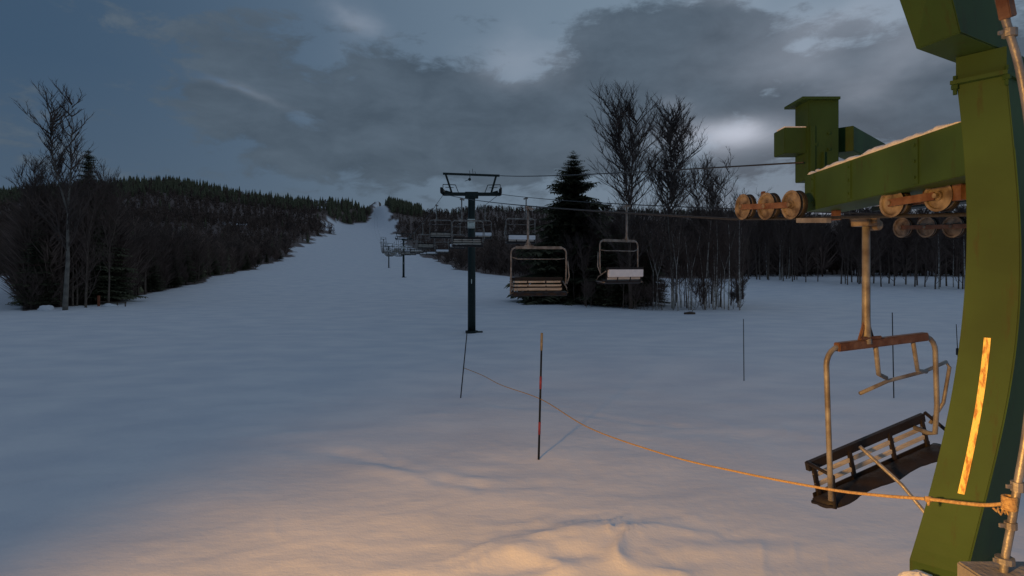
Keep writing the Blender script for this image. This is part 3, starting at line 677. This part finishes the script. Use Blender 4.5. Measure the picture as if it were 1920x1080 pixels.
# ------------------------------------------------------------------ marker poles and the boundary rope
def marker(bx_, by_, tx_, ty_, Y, r, label, banded=False, top_pale=0):
    b = P(bx_, by_, Y); t = P(tx_, ty_, Y); b.z = min(b.z, .05)
    root = empty('marker_pole', (b.x, b.y, 0)); tag(root, label, 'marker pole', 'thin marker poles in the snow')
    off = (b.x, b.y, 0); low = b-(t-b)*.05
    mb = MB(); mb.tube([low, b.lerp(t, .5), t], [r, r*.95, r*.8], 8); mb.obj('pole', M_BLACK, root, smooth=True, off=off)
    if banded:
        for a, e, m_ in ((.20, .30, M_RED), (.56, .66, M_RED), (.865, 1.003, M_BAMBOO)):
            q = MB(); q.tube([b.lerp(t, a), b.lerp(t, e)], r*1.12, 8); q.obj('band', m_, root, smooth=True, off=off)
    return root
marker(1010, 862, 1016, 625, 13.65, .026, 'thickest marker pole with red bands and a pale top, in the foreground snow', True)
marker(864, 743, 876, 620, 20.3, .020, 'leaning thin black marker pole just below the nearest lift tower')
marker(1395, 711, 1394, 598, 23.4, .018, 'thin dark marker pole standing alone between the birches and the near chair')
marker(1676, 748, 1673, 586, 19.8, .018, 'thin dark marker pole seen through the frame of the nearest chair')
m5 = marker(1797, 690, 1793, 608, 26.0, .018, 'thin marker pole with a small tag at the left edge of the green column')
mb = MB(); q = P(1795, 655, 25.98); mb.box(q.x-.05, q.x+.04, q.y-.02, q.y+.02, q.z-.25, q.z+.05); mb.obj('tag', M_BLACK, m5, off=(m5.location.x, m5.location.y, 0))
rp = [P(870, 690, 20.3), P(905, 704, 18.2), P(940, 722, 16.4), P(1013, 748, 13.67), P(1100, 800, 10.3), P(1240, 850, 7.42), P(1380, 884, 5.85), P(1540, 915, 4.62), P(1640, 928, 4.05), P(1742, 936, 3.62), P(1800, 943, 3.42), P(1850, 947, 3.28), P(1893, 943, 3.17)]
cr = []
for i in range(len(rp)-1):
    p0, p1, p2, p3 = rp[max(i-1, 0)], rp[i], rp[i+1], rp[min(i+2, len(rp)-1)]
    for k in range(8):
        t = k/8; cr.append(.5*((2*p1)+(p2-p0)*t+(2*p0-5*p1+4*p2-p3)*t*t+(3*p1-p0-3*p2+p3)*t**3))
cr.append(rp[-1])
mb = MB(); mb.tube(cr, .0105, 8)
q = P(1742, 936, 3.62); mb.tube([q-Vector((.02, 0, 0)), q+Vector((.02, 0, 0))], .018, 8); mb.tube([q, q+Vector((-.004, 0, -.04))], [.012, .006], 6)
for k in range(7):
    a = k*.9; q = P(1893, 943, 3.15)+Vector((.0, 0, -.03+.010*k)); mb.tube([q+Vector((.03*math.cos(t/8*2*math.pi), .03*math.sin(t/8*2*math.pi), 0)) for t in range(9)], .008, 6)
for k in range(5):
    q = P(1862+8*k, 952+4*(k % 2), 3.16); mb.tube([q, q+Vector((.018, 0, -.02-.006*k)), q+Vector((.03, 0, .0))], .006, 6)
tag(mb.obj('boundary_rope', M_ROPE, smooth=True), 'orange rope strung low across the snow from the poles to the conduit by the column', 'rope')

# ------------------------------------------------------------------ trees
def limb_pts(p, d, length, n, bend, rnd, up=.0):
    pts = [p.copy()]; d = d.normalized()
    for i in range(n):
        d = (d + Vector((rnd.uniform(-bend, bend), rnd.uniform(-bend, bend), rnd.uniform(-bend, bend)*.6+up))).normalized()
        p = p + d*length/n; pts.append(p.copy())
    return pts
def bare_tree(name, H, seed, first=.3, spread=.6, twig=1.0, trunk_m=M_BARK, r0=None, forks=1, nb=26):
    fa = .15 if H > 19 else .32
    """a leafless hardwood: tapered trunk with limbs, a crown of branches and twigs"""
    rnd = random.Random(seed); r0 = r0 or H*.011
    tm = MB(); cm = MB(); tips = []
    trunks = []
    base = limb_pts(Vector((0, 0, -.2)), Vector((rnd.uniform(-.03, .03), rnd.uniform(-.03, .03), 1)), H*(.45 if forks > 1 else .93), 8, .045, rnd, .05)
    n = len(base); tm.tube(base, [r0*(1-.62*i/(n-1)) if forks > 1 else r0*(1-.9*i/(n-1)) for i in range(n)], 7)
    trunks.append((base, r0))
    if forks > 1:
        for k in range(forks):
            a = 2*math.pi*(k+rnd.random()*.5)/forks
            pts = limb_pts(base[-1], Vector((math.cos(a)*fa, math.sin(a)*fa, 1)), H*.5*rnd.uniform(.8, 1.05), 7, .1, rnd, .08)
            tm.tube(pts, [r0*.4*(1-.88*i/7) for i in range(8)], 5); trunks.append((pts, r0*.4))
    for k in range(nb):
        t, rr = trunks[rnd.randrange(len(trunks))] if forks > 1 else trunks[0]
        lo = first if t is base else 0.0
        if t is base and forks > 1 and rnd.random() < .6: t, rr = trunks[1+rnd.randrange(len(trunks)-1)]; lo = 0
        u = lo+(1-lo)*rnd.random()**.9; s = u*(len(t)-1); i = min(int(s), len(t)-2); p = t[i].lerp(t[i+1], s-i)
        a = rnd.random()*2*math.pi; el = rnd.uniform(.5, 1.5)
        frac = 1-.62*min(1, p.z/H)
        L = H*.30*spread*frac*rnd.uniform(.6, 1.25)
        pts = limb_pts(p, Vector((math.cos(a), math.sin(a), el)), L, 5, .16, rnd, .10)
        cm.tube(pts, [max(.012, H*.0030*(1-.8*q/5)) for q in range(6)], 4, cap=False); tips.append((pts, L))
    n2 = len(tips)
    for pts, L in list(tips):
        for _ in range(int(4*twig)):
            i = rnd.randrange(1, 6); p = pts[i]; a = rnd.random()*2*math.pi
            q = limb_pts(p, (pts[i]-pts[i-1]).normalized()+Vector((math.cos(a)*.8, math.sin(a)*.8, .4)), L*.55*rnd.uniform(.5, 1.1), 3, .2, rnd, .08)
            cm.tube(q, [max(.009, H*.0013*(1-.5*k/3)) for k in range(4)], 3, cap=False)
            for _k in range(int(4*twig)):
                j = rnd.randrange(1, 4); a = rnd.random()*2*math.pi
                e = q[j]+((q[j]-q[j-1]).normalized()+Vector((math.cos(a)*.7, math.sin(a)*.7, .25)))*L*.16*rnd.uniform(.5, 1.4)
                w = .010+H*.00025; sd = (e-q[j]).cross(Vector((rnd.random(), rnd.random(), .3))).normalized()*w
                cm.add([q[j]-sd, q[j]+sd, e], [(0, 1, 2)])
    return tm.mesh(name+'_trunk', trunk_m, smooth=True), cm.mesh(name+'_crown', M_DARKTWIG if H > 15 else M_TWIG)
def spruce(name, H, seed, wid=.22, layers=34, m=M_NEEDLE, bare=.08, dense=1.0, leafw=1.0, shp=.8, jit=.2):
    rnd = random.Random(seed); tm = MB(); tm.tube([(0, 0, -.2), (0, 0, H*.5), (0, 0, H*.985)], [H*.013, H*.009, .015], 7)
    cm = MB()
    for l in range(layers):
        t = (l+rnd.random()*.6)/layers; z = H*(bare+(1-bare)*t); R0 = H*wid*((1-t)**shp)*rnd.uniform(1-jit*1.4, 1+jit)+.06*H*.1
        nb = max(4, int((10*(1-t)+5)*dense)); ph = rnd.random()*7
        for k in range(nb):
            a = ph+2*math.pi*k/nb+rnd.uniform(-.25, .25); r_ = R0*rnd.uniform(.8-jit, 1.05+jit*.5); d = Vector((math.cos(a), math.sin(a), 0)); s = Vector((-d.y, d.x, 0))
            droop = -.22*r_ if t < .7 else .15*r_
            e = Vector((0, 0, z))+d*r_+Vector((0, 0, droop)); b = Vector((0, 0, z+.02))
            ns = max(3, int(r_/H*40*dense)+2)
            for q in range(ns):
                f = (q+.4)/ns; p = b.lerp(e, f); w = r_*.24*(1.15-f*.75)*leafw
                for sg in (-1, 1):
                    tip = p+s*sg*w*rnd.uniform(.6, 1.2)+d*w*rnd.uniform(.2, .8)+Vector((0, 0, -w*rnd.uniform(.1, .7)))
                    cm.add([p-d*w*.22+Vector((0, 0, .02*H*.1)), p+d*w*.30, tip], [(0, 1, 2)])
                cm.add([p-s*w*.2, p+s*w*.2, p+d*w*.6+Vector((0, 0, rnd.uniform(-.4, .3)*w))], [(0, 1, 2)])
    return tm.mesh(name+'_trunk', M_BARK, smooth=True), cm.mesh(name+'_crown', m)
def plant(name, meshes, x, y, rz, sc, label, cat='tree', group=None, sxy=1.0):
    o = empty(name, (x, y, gz(x, y)-.05), rz); o.scale = (sc*sxy, sc*sxy, sc)
    for n_, me in zip(('trunk', 'crown'), meshes): link(bpy.data.objects.new(n_, me), o)
    return tag(o, label, cat, group)
def at(px, Y): return (px-960)/F*Y
# --- key trees
tallA = bare_tree('aspen', 23.5, 11, .36, .84, 2.4, M_BARK, .24, 2, 110)
tallB = bare_tree('aspen', 22.5, 23, .38, .78, 2.4, M_PALEBARK, .17, 3, 110)
tallL = bare_tree('aspen', 22.8, 31, .55, .6, 1.9, M_PALEBARK, .27, 2, 84)
medA = [bare_tree('hardwood', 12, 40+i, .15, .72, 1.5, M_BARK, .11, 2+(i % 3), 64) for i in range(5)]
birA = [bare_tree('birch', 11, 60+i, .35, .8, 1.1, M_BIRCH, .085, 1+(i == 2), 30) for i in range(4)]
brush = [bare_tree('brush', 3.2, 80+i, .02, 1.5, 1.4, M_BARK, .03, 3, 40) for i in range(3)]
pine = spruce('pine', 19.6, 3, .31, 84, bare=.03, dense=2.0, leafw=1.5, shp=.72, jit=.32)
spr = [spruce('spruce', 13, 5+i, .17, 34, dense=1.2, leafw=1.5, shp=.7) for i in range(3)]
plant('aspen_tree', tallL, at(122, 60.6), 60.6, 2.6, 1.0, 'tallest leafless tree at far left with a pale trunk rising above the dark woods')
plant('spruce_tree', spruce('spruce', 18.9, 77, .075, 90, bare=.25, dense=1.5, leafw=2.0, shp=.30, jit=.38), at(166, 72), 72, 0, 1.0, 'narrow dark spruce top just right of the tall pale trunked tree at left')
plant('aspen_tree', bare_tree('aspen', 17.5, 91, .4, .8, 1.3, M_BARK, .16, 3, 50), at(75, 66), 66, 2, 1, 'lower bare tree with curved branches, left of the tall pale trunked tree')
plant('spruce_tree', spr[0], at(195, 74), 74, 1, 1.12, 'broad dark spruce right of the narrow spruce top at left', sxy=1.5)
plant('spruce_tree', spr[1], at(150, 70), 70, 2, 1.15, 'broad dark spruce directly in front of the narrow spruce at left', sxy=1.6)
plant('spruce_tree', spr[2], at(88, 71), 71, 4, 1.02, 'short dark spruce left of the tall pale trunk at left', sxy=1.4)
plant('hardwood_tree', medA[3], at(36, 110), 110, 4, 1.15, 'hazy little bare tree standing above the woods at the far left')
plant('pine_tree', pine, at(1075, 76), 76, 0, 1.0, 'dark conical evergreen, tallest of the conifers, behind the lift chairs', sxy=1.18)
plant('aspen_tree', tallA, at(1183, 63), 63, 2.4, 1.04, 'left of the two tall leafless trees right of the evergreen, with fan shaped branches')
plant('hardwood_tree', bare_tree('hardwood', 16.8, 147, .3, .9, 1.8, M_BARK, .12, 3, 80), at(1318, 70), 70, 1, 1.0, 'shorter bare tree close on the right of the two tall ones')
plant('aspen_tree', tallB, at(1262, 63.5), 63.5, 4.0, .98, 'right of the two tall leafless trees right of the evergreen, paler trunk')
plant('hardwood_tree', medA[0], at(1150, 70), 70, 1, 1.02, 'rounded bushy bare tree between the evergreen and the tall leafless trees')
plant('hardwood_tree', bare_tree('hardwood', 19.5, 47, .3, .75, 1.6, M_BARK, .14, 3, 60), at(1335, 75), 75, 1, 1.0, 'twiggy brown bare tree right of the two tall leafless trees')
plant('hardwood_tree', bare_tree('hardwood', 16, 48, .3, .7, 1.4, M_BARK, .14, 3, 60), at(1392, 82), 82, 1, 1.0, 'twiggy bare tree just left of the tan sheaves')
plant('birch_tree', birA[0], at(1387, 60.5), 60.5, 2.1, .95, 'curving pale birch at the right end of the birch clump')
plant('birch_tree', birA[1], at(1366, 60.5), 60.5, 1.1, 1.0, 'straight pale birch second from the right in the birch clump')
plant('birch_tree', birA[3], at(1322, 61.5), 61.5, .1, .98, 'slender pale birch standing in a gap of the birch clump')
rd = random.Random(4)
for i in range(30):
    px = rd.uniform(1222, 1392); Y = rd.uniform(60.5, 66)
    plant('birch_tree', birA[rd.randrange(4)], at(px, Y), Y, rd.uniform(0, 6.2), rd.uniform(.45, .95), 'slim pale stemmed birch among the clump in front of the right hand woods', group='birches in the clump')
for i in range(30):
    px = rd.uniform(1050, 1392); Y = rd.uniform(62, 74)
    plant('hardwood_tree', medA[rd.randrange(5)], at(px, Y), Y, rd.uniform(0, 6.2), rd.uniform(.55, 1.0), 'brown bare tree in the island of woods behind the lift chairs', group='bare trees in the tree island')
for i in range(34):
    px = rd.uniform(975, 1240); Y = rd.uniform(64, 84) if px > 1090 else rd.uniform(76, 110)
    plant('spruce_tree', spr[rd.randrange(3)], at(px, Y), Y, rd.uniform(0, 6.2), rd.uniform(.45, .82), 'low dark spruce around the foot of the tall evergreen', group='low spruces by the evergreen', sxy=1.5)
for i in range(26):
    px = rd.uniform(1090, 1395); Y = 60.3+rd.random()*2.5 + (3 if px < 1150 else 0)
    if 1330 < px < 1352 or 1275 < px < 1300: continue
    plant('shrub', brush[rd.randrange(3)], at(px, Y), Y, rd.uniform(0, 6.2), rd.uniform(.5, 1.1), 'dark leafless shrub at the snowy foot of the tree island', 'shrub', 'shrubs along the tree island')
for i in range(12):
    Y = rd.uniform(64, 74); px = rd.uniform(58, 205)
    plant('hardwood_tree', medA[i % 5], at(px, Y), Y, rd.uniform(0, 6.2), rd.uniform(1.15, 1.45), 'taller brown bare tree around the pale trunked tree at far left', group='taller bare trees at far left', sxy=.85)
# --- edge of the left woods
for i in range(70):
    t = i/69; Y = float(np.interp(t, [0, .22, .5, .8, 1], [61.5, 77, 128, 230, 330]))+rd.uniform(0, 5)
    px = float(np.interp(Y, XL_Y, XL_X)) - rd.uniform(4, 24)
    if Y < 75: px = rd.uniform(42, px)
    k = rd.random()
    if k < .72: plant('hardwood_tree', medA[rd.randrange(5)], at(px, Y), Y, rd.uniform(0, 6.2), rd.uniform(.65, 1.05), 'brown leafless tree in the front edge of the left hand woods', group='bare trees along the left woods edge', sxy=1.25)
    else: plant('spruce_tree', spr[rd.randrange(3)], at(px, Y), Y, rd.uniform(0, 6.2), rd.uniform(.4, .75), 'small dark spruce in the front edge of the left hand woods', group='small spruces along the left woods edge', sxy=1.5)
for i in range(34):
    Y = rd.choice([61.3, 62.5, 66, 72, 80, 92, 104, 118])+rd.uniform(0, 3); px = float(np.interp(Y, XL_Y, XL_X))-rd.uniform(0, 26)
    if Y < 68: px = rd.uniform(42, px+30)
    plant('shrub', brush[rd.randrange(3)], at(px, Y), Y, rd.uniform(0, 6.2), rd.uniform(.7, 1.4), 'dark leafless shrub along the snow line of the left hand woods', 'shrub', 'shrubs along the left woods')
# --- edge of the right woods: trunks one can tell apart
for i in range(60):
    px = rd.uniform(1392, 1880); Y0 = float(np.interp(px, [1395, 1500, 1810, 2600], [139, 127, 103, 90])); Y = Y0+rd.uniform(0, 14)
    b = rd.random() < .3
    plant('birch_tree' if b else 'hardwood_tree', (birA if b else medA)[rd.randrange(4)], at(px, Y), Y, rd.uniform(0, 6.2), rd.uniform(1.1, 1.65),
          'pale trunked bare tree in the front row of the right hand woods' if b else 'dark trunked bare tree in the front row of the right hand woods', group='pale trees of the right woods edge' if b else 'dark trees of the right woods edge', sxy=.9)

# --- the woods behind, read as one mass
def far_conifer(rnd, H, n=5, s=5):
    v = []; f = []
    for l in range(n):
        z0 = H*(.06+.86*l/n); z1 = min(H, z0+H*(1.6/n)); r0 = H*.17*(1-l/n)**.8*rnd.uniform(.8, 1.2); b = len(v)
        ph = rnd.random()*6
        for k in range(s*2):
            a = ph+math.pi*k/s; rr = r0*(1 if k % 2 == 0 else .5)*rnd.uniform(.8, 1.15); v.append((rr*math.cos(a), rr*math.sin(a), z0-rnd.uniform(0, .03)*H))
        v.append((0, 0, z1))
        f += [(b+k, b+(k+1) % (s*2), b+2*s) for k in range(2*s)]
    return np.array(v), np.array(f)
def far_hardwood(rnd, H, n=70, w=.35):
    v = []; f = []
    def blade(p, q, ww):
        d = Vector(q)-Vector(p); s_ = d.cross(Vector((rnd.uniform(-1, 1), rnd.uniform(-1, 1), .2))).normalized()*ww
        b = len(v); v.extend([tuple(Vector(p)-s_), tuple(Vector(p)+s_), tuple(q)]); f.append((b, b+1, b+2))
    blade((0, 0, 0), (rnd.uniform(-.5, .5), 0, H*.95), .16); blade((0, 0, 0), (0, rnd.uniform(-.5, .5), H*.95), .16)
    for _ in range(n):
        z = H*rnd.uniform(.08, .85); a = rnd.random()*6.28; L = H*rnd.uniform(.1, .28)*(1.15-z/H*.6)
        p = (math.cos(a)*L*.2, math.sin(a)*L*.2, z); q = (math.cos(a)*L, math.sin(a)*L, z+L*rnd.uniform(.4, 1.3)); blade(p, q, w*rnd.uniform(.3, 1))
    return np.array(v), np.array(f)
rnf = random.Random(12)
CON = [far_conifer(rnf, 1.0, 6, 5) for _ in range(6)]
HW = {'near': [far_hardwood(rnf, 12.0, 150, .13) for _ in range(8)], 'mid': [far_hardwood(rnf, 12.0, 60, .30) for _ in range(8)], 'far': [far_hardwood(rnf, 12.0, 26, .8) for _ in range(6)]}
def scatter(name, label, n, pxr, yr, kind, hr, seed, cat='woods', density=0.0):
    g = np.random.default_rng(seed); V = []; Fc = []; base = 0; protos = []
    u = g.random(n*6); ly = np.log(yr[0])+(np.log(yr[1])-np.log(yr[0]))*u; Ys = np.exp(ly); px = pxr[0]+(pxr[1]-pxr[0])*g.random(n*6); Xs = (px-960)/F*Ys
    ok = forest_mask(Xs, Ys) & forest_mask(Xs+.004*Ys, Ys) & forest_mask(Xs-.004*Ys, Ys); Xs = Xs[ok][:n]; Ys = Ys[ok][:n]; Zs = terrain_z(Xs, Ys)
    for x, y, z in zip(Xs, Ys, Zs):
        H = g.uniform(*hr); a = g.random()*6.28
        if kind == 'con': v, f = CON[g.integers(len(CON))]; q_ = g.uniform(.8, 1.5); s = np.array([H*q_, H*q_, H])
        else: v, f = HW[kind][g.integers(len(HW[kind]))]; s = np.array([H/12*1.1]*2+[H/12])
        c, s_ = math.cos(a), math.sin(a); w = v*s; w = np.stack([w[:, 0]*c-w[:, 1]*s_+x, w[:, 0]*s_+w[:, 1]*c+y, w[:, 2]+z-.2], -1)
        V.append(w); Fc.append(f+base); base += len(w)
    V = np.vstack(V); Fc = np.vstack(Fc).astype(np.int32)
    me = bpy.data.meshes.new(name); me.vertices.add(len(V)); me.vertices.foreach_set('co', V.ravel()); me.loops.add(Fc.size); me.loops.foreach_set('vertex_index', Fc.ravel())
    me.polygons.add(len(Fc)); me.polygons.foreach_set('loop_start', (np.arange(len(Fc))*3).astype(np.int32)); me.update(calc_edges=True)
    me.materials.append(M_NEEDLE if kind == 'con' else M_TWIG)
    return tag(link(bpy.data.objects.new(name, me)), label, cat, None, 'stuff')
scatter('hardwood_forest', 'brown leafless woods covering the lower left hillside', 900, (-350, 620), (63, 260), 'near', (8, 14), 1)
scatter('hardwood_forest', 'brown leafless woods higher up the left hillside', 2600, (-350, 700), (220, 720), 'mid', (9, 14), 2)
scatter('hardwood_forest', 'leafless woods near the top of the left ridge', 3800, (-350, 705), (600, 1040), 'far', (8, 13), 3)
scatter('conifer_forest', 'dark jagged conifers along the crest of the left ridge', 2600, (-350, 706), (860, 1045), 'con', (4, 19), 4)
scatter('conifer_forest', 'scattered dark conifers among the bare woods of the left hillside', 260, (-350, 620), (90, 800), 'con', (7, 12), 5)
scatter('hardwood_forest', 'brown leafless woods on the low hill right of the piste', 1900, (710, 1450), (150, 720), 'mid', (8, 12), 6)
scatter('hardwood_forest', 'leafless woods on the crest right of the notch', 2200, (705, 1500), (600, 1040), 'far', (7, 11), 7)
scatter('conifer_forest', 'dark jagged conifers just right of the notch', 420, (711, 790), (860, 1040), 'con', (12, 19), 8)
scatter('conifer_forest', 'small dark conifers on the low ridge behind the nearest tower', 500, (780, 1500), (880, 1040), 'con', (5, 9), 9)
scatter('hardwood_forest', 'dark bare woods closing the snowfield at the right', 520, (1380, 2500), (150, 240), 'near', (14, 22), 10)
scatter('conifer_forest', 'dark conifers deeper in the right hand woods', 110, (1385, 2500), (170, 260), 'con', (10, 16), 11)
scatter('hardwood_forest', 'bare woods deep behind the right hand tree edge', 900, (1150, 2500), (160, 400), 'mid', (12, 17), 13)

# ------------------------------------------------------------------ little things by the snow line
t = empty('rail_fence', (at(205, 66), 66, 0)); tag(t, 'low wooden rail with an orange post at the snow line on the left', 'fence')
mb = MB(); mb.tube([(-1.2, 0, -.1), (-1.2, 0, 1.25)], .14, 8); mb.obj('post', M_ORANGE, t)['label'] = 'orange brown post'
mb = MB(); mb.bar((-1.1, 0, .55), (1.9, 0, .45), .08, .10); mb.obj('rail', M_LOG, t)
for x in (.9, 1.8): mb = MB(); mb.bar((x, 0, -.1), (x, 0, .55), .09); mb.obj('post', M_LOG, t)
def boulder(px, Y, sx, sz, label, m, seed):
    mb = MB(); vs = []
    for i in range(9):
        for j in range(16):
            a = math.pi*i/8; b = 2*math.pi*j/16; r_ = 1+.35*mnoise.noise(Vector((math.cos(a)*1.4+seed, math.sin(a)*math.cos(b)*1.4, math.sin(a)*math.sin(b)*1.4)))
            vs.append((sx*math.sin(a)*math.cos(b)*r_, sx*.6*math.sin(a)*math.sin(b)*r_, sz*math.cos(a)*r_))
    mb.add(vs, [(i*16+j, i*16+(j+1) % 16, (i+1)*16+(j+1) % 16, (i+1)*16+j) for i in range(8) for j in range(16)])
    o = mb.obj('snow_mound', m, smooth=True); o.location = (at(px, Y), Y, sz*.3); return tag(o, label, 'mound')
boulder(86, 60.8, .75, .38, 'small snowy mound at the foot of the left trees', M_SNOWBIT, 1)
boulder(205, 65.2, .8, .3, 'small snow mound behind the low wooden rail', M_SNOWBIT, 2)
mb = MB(); mb.tube([(-.55, 0, .05), (0, .05, .12), (.5, .1, .08)], [.12, .14, .09], 8); mb.tube([(.1, .05, .1), (.35, .05, .5)], [.04, .02], 6)
o = mb.obj('fallen_log', M_LOG, smooth=True); o.location = (at(1294, 55.2), 55.2, .02); tag(o, 'short dark log lying on the snow in front of the birch clump', 'log')
for o in COL.objects:
    if o.type == 'MESH' and o.parent is None and 'category' not in o and 'kind' not in o: print('UNTAGGED', o.name)
